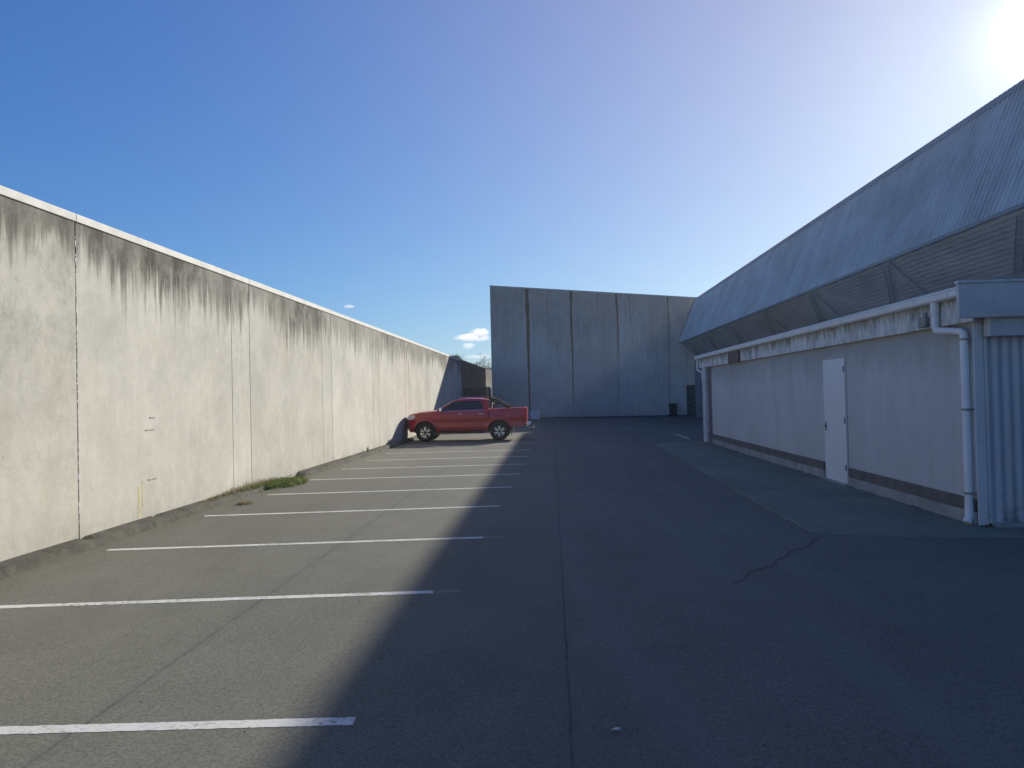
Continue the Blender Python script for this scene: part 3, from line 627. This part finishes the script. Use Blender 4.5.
def shape_body():
    bm = bmesh.new(); prism(bm, body_poly, lambda p_, s: (p_[0], -1+2*s, p_[1]))
    geom = lambda: bm.verts[:]+bm.edges[:]+bm.faces[:]
    for i in range(-26, 25): bmesh.ops.bisect_plane(bm, geom=geom(), plane_co=(i*.1, 0, 0), plane_no=(1, 0, 0))
    for z in (.5, .62, .72, .8, .88, .94, .98, 1.02, 1.1, 1.16, 1.22, 1.28, 1.34): bmesh.ops.bisect_plane(bm, geom=geom(), plane_co=(0, 0, z), plane_no=(0, 0, 1))
    for y in (-.92, -.86, -.85, -.5, 0, .5, .85, .86, .92): bmesh.ops.bisect_plane(bm, geom=geom(), plane_co=(0, y, 0), plane_no=(0, 1, 0))
    for v in bm.verts:
        x, y, z = v.co; w_ = hw(x, z)
        nz_ = z
        if x > -1.12 and z > 1.05: nz_ = z+.045*(1-y*y)
        if abs(y) == 1 or abs(abs(y)-1) < 1e-4:
            if z > 1.05 : nz_ -= .02
        # nose curves back at the sides
        if x > 1.9: x -= .16*abs(y)**2.5*((x-1.9)/.54)
        if -2.60 < x < -1.18 and abs(y) < .855 and z > 1.3: nz_ = .86
        v.co = (x, y*w_, nz_)
    return bm
body = mesh('body', shape_body(), RED, car, True)
# wheel-arch liners and chassis
bm = bmesh.new(); box(bm, -2.0, 2.1, -.55, .55, .38, .6)
for cx in (WB, -WB):
    box(bm, cx-.5, cx+.5, -.86, .86, .45, .93)
mesh('underbody', bm, DRK, car)
# cab
def cw(z): return .868-.215*((z-1.24)/.55)
cab_poly = [(1.16, 1.24), (1.05, 1.31), (.34, 1.72), (.18, 1.765), (-.2, 1.80), (-.7, 1.79), (-1.0, 1.755), (-1.09, 1.70), (-1.12, 1.24)]
bm = bmesh.new(); prism(bm, cab_poly, lambda p_, s: (p_[0], -1+2*s, p_[1]))
for i in range(-10, 11): bmesh.ops.bisect_plane(bm, geom=bm.verts[:]+bm.edges[:]+bm.faces[:], plane_co=(i*.1, 0, 0), plane_no=(1, 0, 0))
for z in (1.35, 1.45, 1.55, 1.65, 1.7, 1.74): bmesh.ops.bisect_plane(bm, geom=bm.verts[:]+bm.edges[:]+bm.faces[:], plane_co=(0, 0, z), plane_no=(0, 0, 1))
for y in (-.9, -.6, 0, .6, .9): bmesh.ops.bisect_plane(bm, geom=bm.verts[:]+bm.edges[:]+bm.faces[:], plane_co=(0, y, 0), plane_no=(0, 1, 0))
for v in bm.verts:
    x, y, z = v.co; e = 1-abs(y)**4
    if z > 1.7: z += .02*e-.012
    if x > .3: x += .10*(1-y*y)*min(1, (x-.3)/.6+.3)
    v.co = (x, y*cw(z), z)
cab = mesh('cab', bm, RED, car, True)
def side_panel(name, poly, s, mat, wf, off, th=.012, parent=car, sub=.12):
    bm = bmesh.new(); prism(bm, poly, lambda p_, k: (p_[0], k, p_[1]))
    xs = [p_[0] for p_ in poly]; zs = [p_[1] for p_ in poly]
    x_ = math.floor(min(xs)/sub)*sub
    while x_ < max(xs): bmesh.ops.bisect_plane(bm, geom=bm.verts[:]+bm.edges[:]+bm.faces[:], plane_co=(x_, 0, 0), plane_no=(1, 0, 0)); x_ += sub
    z_ = math.floor(min(zs)/.08)*.08
    while z_ < max(zs): bmesh.ops.bisect_plane(bm, geom=bm.verts[:]+bm.edges[:]+bm.faces[:], plane_co=(0, 0, z_), plane_no=(0, 0, 1)); z_ += .08
    for v in bm.verts:
        x, k, z = v.co; v.co = (x, s*(wf(x, z)+off-th*(1-round(k))), z)
    return mesh(name, bm, mat, parent, True)
cwf = lambda x, z: cw(z)
for s in (1, -1):
    # doors stand a few mm proud so a shut line shows
    d1 = [(.98, 1.255), (-.17, 1.275), (-.17, .47), (.90, .47), (.98, .62)]
    d2 = [(-.19, 1.275), (-1.06, 1.29), (-1.06, .98), (-.98, .80), (-.90, .62), (-.86, .47), (-.19, .47)]
    f = side_panel('door', d1, s, RED, hw, .007); r_ = side_panel('door', d2, s, RED, hw, .007)
    for dd, cx in ((f, .06), (r_, -.82)):
        bm = bmesh.new(); box(bm, cx-.10, cx+.10, s*.945-.014, s*.945+.014, 1.135, 1.165, .01); mesh('handle', bm, CHR, dd)
    side_panel('window', [(.91, 1.30), (.44, 1.62), (.30, 1.67), (-.16, 1.70), (-.16, 1.315)], s, DGL, cwf, .004, parent=car)
    side_panel('window', [(-.21, 1.315), (-.21, 1.70), (-.75, 1.69), (-.86, 1.60), (-.90, 1.325)], s, DGL, cwf, .004, parent=car)
    side_panel('pillar_trim', [(-.161, 1.31), (-.161, 1.705), (-.209, 1.705), (-.209, 1.31)], s, BLK, cwf, .003)
    side_panel('belt_trim', [(.98, 1.262), (.98, 1.278), (-.94, 1.305), (-.94, 1.287)], s, CHR, cwf, .022, .03)
    bm = bmesh.new(); box(bm, -.95, .98, s*.86-.05, s*.86+.07, .345, .39, .012); mesh('side_step', bm, BLK, car)
    side_panel('cab_gap', [(-1.125, 1.30), (-1.125, .93), (-1.155, .93), (-1.155, 1.32)], s, DRK, hw, .004, .01)
    side_panel('sill_trim', [(.95, .462), (.95, .405), (-.98, .415), (-.98, .462)], s, BLK, hw, .006, .012)
    # mirror
    bm = bmesh.new(); box(bm, .80, .92, s*1.0-.10, s*1.0+.10, 1.26, 1.43, .03); mi = mesh('mirror', bm, CHR, car, True)
    bm = bmesh.new(); box(bm, .80, .88, min(s*.84, s*.92), max(s*.84, s*.92), 1.27, 1.31, .005); mesh('mirror_arm', bm, BLK, mi)
    # lamps
    side_panel('headlight', [(2.33, 1.10), (2.02, 1.14), (1.93, 1.07), (2.08, .96), (2.33, .93)], s, M('lamp_lens', .08, 0, .6).col((.55, .57, .6)).m, lambda x, z: hw(x, z)-.02, .012, .02, sub=.06)
    side_panel('tail_light', [(-2.50, 1.36), (-2.70, 1.36), (-2.715, 1.2), (-2.69, .90), (-2.60, .90), (-2.56, 1.15)], s, M('tail_lens', .12, 0, .6).col((.75, .04, .05)).m, hw, .016, .03, sub=.06)
    for cx in (WB, -WB):      # mud flaps
        bm = bmesh.new(); xx = cx-.50; box(bm, xx-.012, xx+.0, min(s*.64, s*.9), max(s*.64, s*.9), .20, .52); mesh('mud_flap', bm, BLK, car)
        # arch lip
        bm = bmesh.new(); ap = arch(cx, .503, .44, 18); tube(bm, [(a_, s*(hw(a_, b_)+.002), b_) for a_, b_ in ap], .022, 6); mesh('arch_lip', bm, RED, car)
    bm = bmesh.new(); tube(bm, [(.1, s*.60, 1.80), (.05, s*.60, 1.83), (-.8, s*.60, 1.83), (-.85, s*.60, 1.80)], .014, 8); mesh('roof_rail', bm, CHR, car)
# glass front and back
bm = bmesh.new(); qs = [(1.0, 1.31, .76), (.40, 1.70, .60)]; n = 8; rows = []
for t in range(n+1):
    f_ = t/n; z = 1.33+(1.69-1.33)*f_; xb = 1.05-.685*f_; wv = (.78-.18*f_)
    rows.append([bm.verts.new((xb+.125*(1-(k/6)**2)*.9+.0, wv*k/6, z+.008)) for k in range(-6, 7)])
for a_, b_ in zip(rows, rows[1:]):
    for k in range(12): bm.faces.new((a_[k], a_[k+1], b_[k+1], b_[k]))
bmesh.ops.solidify(bm, geom=bm.faces[:], thickness=.01); mesh('windscreen', bm, DGL, car, True)
bm = bmesh.new(); prism(bm, [(-.6, 1.36), (.6, 1.36), (.52, 1.66), (-.52, 1.66)], lambda p_, s: (-1.118-.008*s+(.02 if p_[1] > 1.5 else 0), p_[0], p_[1])); mesh('rear_window', bm, DGL, car)
# grille, bumpers, plates
bm = bmesh.new(); box(bm, 2.415, 2.45, -.45, .45, .82, 1.0, .01); box(bm, 2.415, 2.445, -.5, .5, .55, .74, .01); mesh('grille', bm, BLK, car)
bm = bmesh.new(); box(bm, 2.445, 2.46, -.46, .46, .90, .925); mesh('grille_bar', bm, CHR, car)
bm = bmesh.new(); box(bm, 2.442, 2.452, -.18, .18, .60, .70); mesh('number_plate', bm, simple('plate_blank', (.7, .7, .68), .5), car)
rb = bmesh.new(); box(rb, -2.84, -2.70, -.80, .80, .56, .70, .02); box(rb, -2.88, -2.72, -.85, -.45, .66, .72, .015); box(rb, -2.88, -2.72, .45, .85, .66, .72, .015); bump_ = mesh('rear_bumper', rb, CHR, car)
bm = bmesh.new(); tube(bm, [(-2.6, 0, .46), (-2.98, 0, .46), (-3.02, 0, .50)], .03, 8); tube(bm, [(-3.02, 0, .50), (-3.02, 0, .56)], .016, 8); bmesh.ops.create_uvsphere(bm, u_segments=12, v_segments=8, radius=.027, matrix=Matrix.Translation((-3.02, 0, .58)))
tube(bm, [(-2.62, .6, .44), (-2.62, -.6, .44)], .03, 8); mesh('tow_bar', bm, simple('tow_steel', (.5, .5, .5), .4, .6), car, True)
bm = bmesh.new(); box(bm, -2.722, -2.712, -.74, .74, .74, 1.34, .004); tg = mesh('tailgate', bm, RED, car)
bm = bmesh.new(); box(bm, -2.735, -2.722, -.1, .1, 1.2, 1.25, .005); mesh('handle', bm, BLK, tg)
# sports bar over the tray
bm = bmesh.new()
for s in (-1, 1):
    tube(bm, [(-2.05, s*.74, 1.39), (-1.85, s*.72, 1.47), (-1.62, s*.69, 1.61), (-1.42, s*.66, 1.73), (-1.25, s*.63, 1.77), (-1.13, s*.60, 1.78)], .048, 10)
    tube(bm, [(-1.22, s*.74, 1.37), (-1.22, s*.72, 1.5), (-1.28, s*.64, 1.765)], .045, 10)
    tube(bm, [(-1.32, s*.70, 1.55), (-1.70, s*.70, 1.555)], .02, 8)
tube(bm, [(-1.25, -.63, 1.77), (-1.25, .63, 1.77)], .035, 10); tube(bm, [(-1.24, -.70, 1.55), (-1.24, .70, 1.55)], .025, 10)
mesh('sports_bar', bm, BLK, car, True)
bm = bmesh.new(); tube(bm, [(-1.13, .0, 1.80), (-1.13, .0, 1.84)], .02, 8); box(bm, -1.08, -.98, -.15, .15, 1.80, 1.83, .01); mesh('brake_light', bm, simple('high_lamp', (.5, .1, .1), .3), car)
bm = bmesh.new(); tube(bm, [(1.15, -.78, 1.28), (1.05, -.78, 1.95)], .006, 6); mesh('antenna', bm, BLK, car)
# wheels
def wheel(cx, s):
    RAD = .40
    bm = bmesh.new(); lathe(bm, [(.001, -.06), (.17, -.06), (.17, .02), (.06, .03), (.06, .075), (.001, .08)], 'y', 24); w_ = mesh('wheel', bm, simple('brake_iron', (.12, .11, .10), .6, .7), car, True)
    w_.location = (cx, s*.80, RAD); w_.rotation_euler = (0, 0.35*cx, 0 if s > 0 else math.pi)
    bm = bmesh.new(); rg = lathe(bm, [(.245, -.12), (.29, -.128), (.345, -.125), (.375, -.10), (RAD, -.06), (RAD+.001, 0), (RAD, .06), (.375, .10), (.345, .122), (.29, .128), (.245, .115), (.235, 0), (.245, -.12)], 'y', 56)
    for k in range(56):   # tread blocks
        for i_ in (4, 5, 6):
            if (k+i_) % 2: v = rg[i_][k]; v.co.x *= .982; v.co.z *= .982
    mesh('tyre', bm, TYR, w_, True)
    bm = bmesh.new(); lathe(bm, [(.238, -.10), (.225, .03), (.232, .09), (.248, .112), (.252, .116), (.243, .10)], 'y', 48)
    rim = mesh('rim', bm, BLK, w_, True)
    for k in range(6):
        bm = bmesh.new(); a0 = k*math.pi/3
        for da in (-.17, .17):
            c0, c1 = a0+da*.9, a0+da
            P = [(.045, c0-.30), (.232, c1-.085), (.232, c1+.085), (.045, c0+.30)]
            prism(bm, [(r1*math.cos(t1), r1*math.sin(t1)) for r1, t1 in P], lambda p_, q: (p_[0], (.075 if q else .05)+.03*math.hypot(*p_)/.23*0+ .03*q*0, p_[1]))
        mesh('spoke', bm, ALU, rim)
    bm = bmesh.new(); lathe(bm, [(.001, .095), (.03, .095), (.036, .085), (.036, .05)], 'y', 16); mesh('centre_cap', bm, BLK, rim, True)
for cx in (WB, -WB):
    for s in (1, -1): wheel(cx, s)

# ------------------------------------------------------------------ vegetation
def leaf_mat(name, a, b):
    m = M(name, .6, 0, .3); m.b.inputs['Subsurface Weight'].default_value = 0
    oi = m.node('ShaderNodeNewGeometry'); wn = m.node('ShaderNodeTexWhiteNoise'); m.link(m.co, wn.inputs['Vector'])
    m.col(m.mix(m.rng(m.noise(1.7), .3, .7), a, b)); 
    tr = m.node('ShaderNodeBsdfTranslucent'); tr.inputs[0].default_value = (*tuple(min(1, c_*1.6) for c_ in b), 1)
    ms = m.node('ShaderNodeMixShader'); ms.inputs[0].default_value = .3; out = m.t.nodes['Material Output']
    m.link(m.b.outputs[0], ms.inputs[1]); m.link(tr.outputs[0], ms.inputs[2]); m.link(ms.outputs[0], out.inputs[0]); return m.m
BARK = simple('bark', (.11, .09, .07), .9, 0, .3, 5, .5)
def tree(name, label, base, height, crown, nclump, leaf, mat, seed, leaves=70, ls=.16, sparse=1.0):
    rnd = random.Random(seed); root = empty(name, base); tag(root, label, 'tree', 'trees beyond the yard walls')
    bm = bmesh.new(); tips = []
    tube(bm, [(0, 0, -.2), (.05, 0, height*.25), (-.08, .05, height*.5), (.03, 0, height*.78)], [.2, .15, .11, .05], 10)
    for i in range(nclump):
        a = rnd.uniform(0, 6.28); rr = crown*math.sqrt(rnd.random()); z = height*(.62+.38*rnd.random()*(1-.5*(rr/crown)**2))
        tip = Vector((rr*math.cos(a), rr*math.sin(a), z)); st = Vector((0, 0, height*rnd.uniform(.35, .7)))
        md = st.lerp(tip, .5)+Vector((0, 0, -.15))
        tube(bm, [st, md, tip], [.05, .03, .008], 5, False); tips.append(tip)
    mesh('trunk', bm, BARK, root, True)
    bm = bmesh.new()
    for tip in tips:
        cr = rnd.uniform(.35, .75)*sparse
        for k in range(leaves):
            d = Vector((rnd.gauss(0, 1), rnd.gauss(0, 1), rnd.gauss(0, .6)))*cr*.5
            p = tip+d; s_ = ls*rnd.uniform(.5, 1.2); u = Vector((rnd.uniform(-1, 1), rnd.uniform(-1, 1), rnd.uniform(-1, 1))).normalized(); v = u.orthogonal().normalized()
            q = [p-u*s_*.5, p+v*s_*.22, p+u*s_*.5, p-v*s_*.22]; bm.faces.new([bm.verts.new(x_) for x_ in q])
    mesh('crown', bm, mat, root); return root
LF1 = leaf_mat('dark_leaves', (.03, .05, .022), (.06, .085, .035)); LF2 = leaf_mat('olive_leaves', (.08, .085, .05), (.12, .11, .07))
tree('evergreen_tree', 'dark flat-topped tree showing just above the shaded stretch of the left wall', (-10.9, 83, 0), 6.6, 1.9, 40, 1, LF1, 3, 140, .22)
tree('evergreen_tree', 'low dark treetop peeping over the left wall just right of the flat-topped one', (-9.0, 86, 0), 5.7, 1.4, 12, 1, LF1, 9, 60, .2)
tree('sparse_tree', 'thin twiggy tree in the gap left of the far building', (-8.7, 93, 0), 7.2, 1.9, 60, 1, LF2, 5, 22, .18, .9)
tree('sparse_tree', 'bushy olive tree touching the left edge of the far building', (-7.2, 90, 0), 6.1, 1.2, 24, 1, LF2, 8, 50, .2, .9)

def blades(bm, rnd, cx, cy, n, rx, ry, h, z0=0.0, lean_=.4, wd=.006):
    for i in range(n):
        a = rnd.uniform(0, 6.28); r_ = math.sqrt(rnd.random()); x = cx+rx*r_*math.cos(a); y = cy+ry*r_*math.sin(a)
        hh = h*rnd.uniform(.35, 1)*(1-.5*r_); dx, dy = rnd.uniform(-lean_, lean_)*hh, rnd.uniform(-lean_, lean_)*hh; w_ = wd*rnd.uniform(.6, 1.3); t = rnd.uniform(0, 3.14); ux, uy = math.cos(t)*w_, math.sin(t)*w_
        a1 = bm.verts.new((x-ux, y-uy, z0)); a2 = bm.verts.new((x+ux, y+uy, z0)); b1 = bm.verts.new((x-ux*.7+dx*.4, y-uy*.7+dy*.4, z0+hh*.6)); b2 = bm.verts.new((x+ux*.7+dx*.4, y+uy*.7+dy*.4, z0+hh*.6)); c1 = bm.verts.new((x+dx, y+dy, z0+hh))
        bm.faces.new((a1, a2, b2, b1)); bm.faces.new((b1, b2, c1))
GR = leaf_mat('grass_green', (.05, .09, .02), (.12, .155, .045)); DRY = leaf_mat('grass_dry', (.16, .145, .08), (.24, .21, .12))
rnd = random.Random(4); bm = bmesh.new()
blades(bm, rnd, -5.98, 16.45, 2400, .33, .72, .13, 0, .6, .008); blades(bm, rnd, -6.1, 16.2, 1200, .2, .8, .17, .05, .5, .008); blades(bm, rnd, -6.15, 17.2, 400, .15, .6, .12, 0, .5, .008); blades(bm, rnd, -6.2, 15.3, 500, .1, 1.0, .13, .09, .5)
blades(bm, rnd, -6.0, 16.3, 260, .42, 1.3, .26, 0, .9, .005)
o = mesh('grass_patch', bm, GR); tag(o, 'patch of green grass spilling over the kerb gap beside the left wall', kind='stuff')
bm = bmesh.new()
blades(bm, rnd, -6.25, 14.9, 700, .07, 1.6, .22, .10, .5, .005)
blades(bm, rnd, -6.27, 13.6, 260, .05, 1.0, .12, .10, .5, .005)
for i in range(110):
    y = rnd.uniform(3, 50); blades(bm, rnd, -6.27+rnd.uniform(0, .03), y, rnd.randint(5, 26), .04, .12+.2*rnd.random(), rnd.uniform(.05, .14), .10, .6, .005)
blades(bm, rnd, -6.02, 16.4, 420, .36, .9, .15, 0, .8, .006)
blades(bm, rnd, -6.24, 24.6, 40, .03, .05, .34, .10, .3, .006)
o = mesh('dry_grass', bm, DRY); tag(o, 'dry grass stalks growing along the joint between kerb and left wall', kind='stuff')
bm = bmesh.new(); blades(bm, rnd, -5.72, 13.4, 240, .14, .16, .10, 0, 1.4, .007)
for i in range(0):
    x, y = -5.72+rnd.gauss(0, .09), 13.4+rnd.gauss(0, .12); s_ = rnd.uniform(.012, .03); z = rnd.uniform(.01, .06)
    bm.faces.new([bm.verts.new((x+rnd.uniform(-s_, s_), y+rnd.uniform(-s_, s_), z+rnd.uniform(-.01, .01))) for _ in range(3)])
tag(mesh('dry_weed', bm, DRY), 'small dry weed clump lying on the asphalt in front of the broken kerb', 'weed')
# weeds at the foot of the lean-to and the corner pipe
bm = bmesh.new()
for i in range(30):
    y = rnd.uniform(10.4, 26.5)
    if DY0-.1 < y < DY1+.1: continue
    blades(bm, rnd, AX-.05, y, rnd.randint(6, 20), .02, .12, .05, .01, .7, .004)
blades(bm, rnd, AX+.1, 10.13, 60, .15, .04, .07, .012, .7, .005)
tag(mesh('foot_weeds', bm, leaf_mat('weed_dark', (.04, .05, .025), (.08, .085, .04))), 'low weeds along the foot of the lean-to', kind='stuff')
# litter
lit = simple('litter_leaf', (.30, .27, .22), .8, 0, .5, 60)
bm = bmesh.new(); rnd = random.Random(12)
for i in range(800):
    x = rnd.uniform(-6, 5.5); y = 2.5+abs(rnd.gauss(0, 9))
    if rnd.random() < .45: x = -5.95+abs(rnd.gauss(0, .5))
    s_ = rnd.uniform(.006, .02); t = rnd.uniform(0, 3.14); u = Vector((math.cos(t), math.sin(t), rnd.uniform(-.2, .2)))*s_; v = Vector((-math.sin(t), math.cos(t), .1))*s_*.35; p = Vector((x, y, .012))
    bm.faces.new([bm.verts.new(p+q_) for q_ in (-u, -v*.9-u*.2, u, v)])
tag(mesh('leaf_litter', bm, simple('litter_dark', (.06, .045, .03), .8, 0, .6, 40)), 'scattered dead leaf scraps on the asphalt', kind='stuff')
bm = bmesh.new(); p = Vector((.31, 4.20, .012)); vs_ = [bm.verts.new(p+Vector(q_)) for q_ in ((-.028, -.01, 0), (.0, -.016, .006), (.03, -.004, .002), (.022, .014, .008), (-.012, .012, .004))]; bm.faces.new(vs_); bmesh.ops.solidify(bm, geom=bm.faces[:], thickness=.002)
tag(mesh('fallen_leaf', bm, simple('pale_leaf', (.5, .5, .45), .8)), 'single small pale leaf on the shaded asphalt in the foreground', 'leaf')
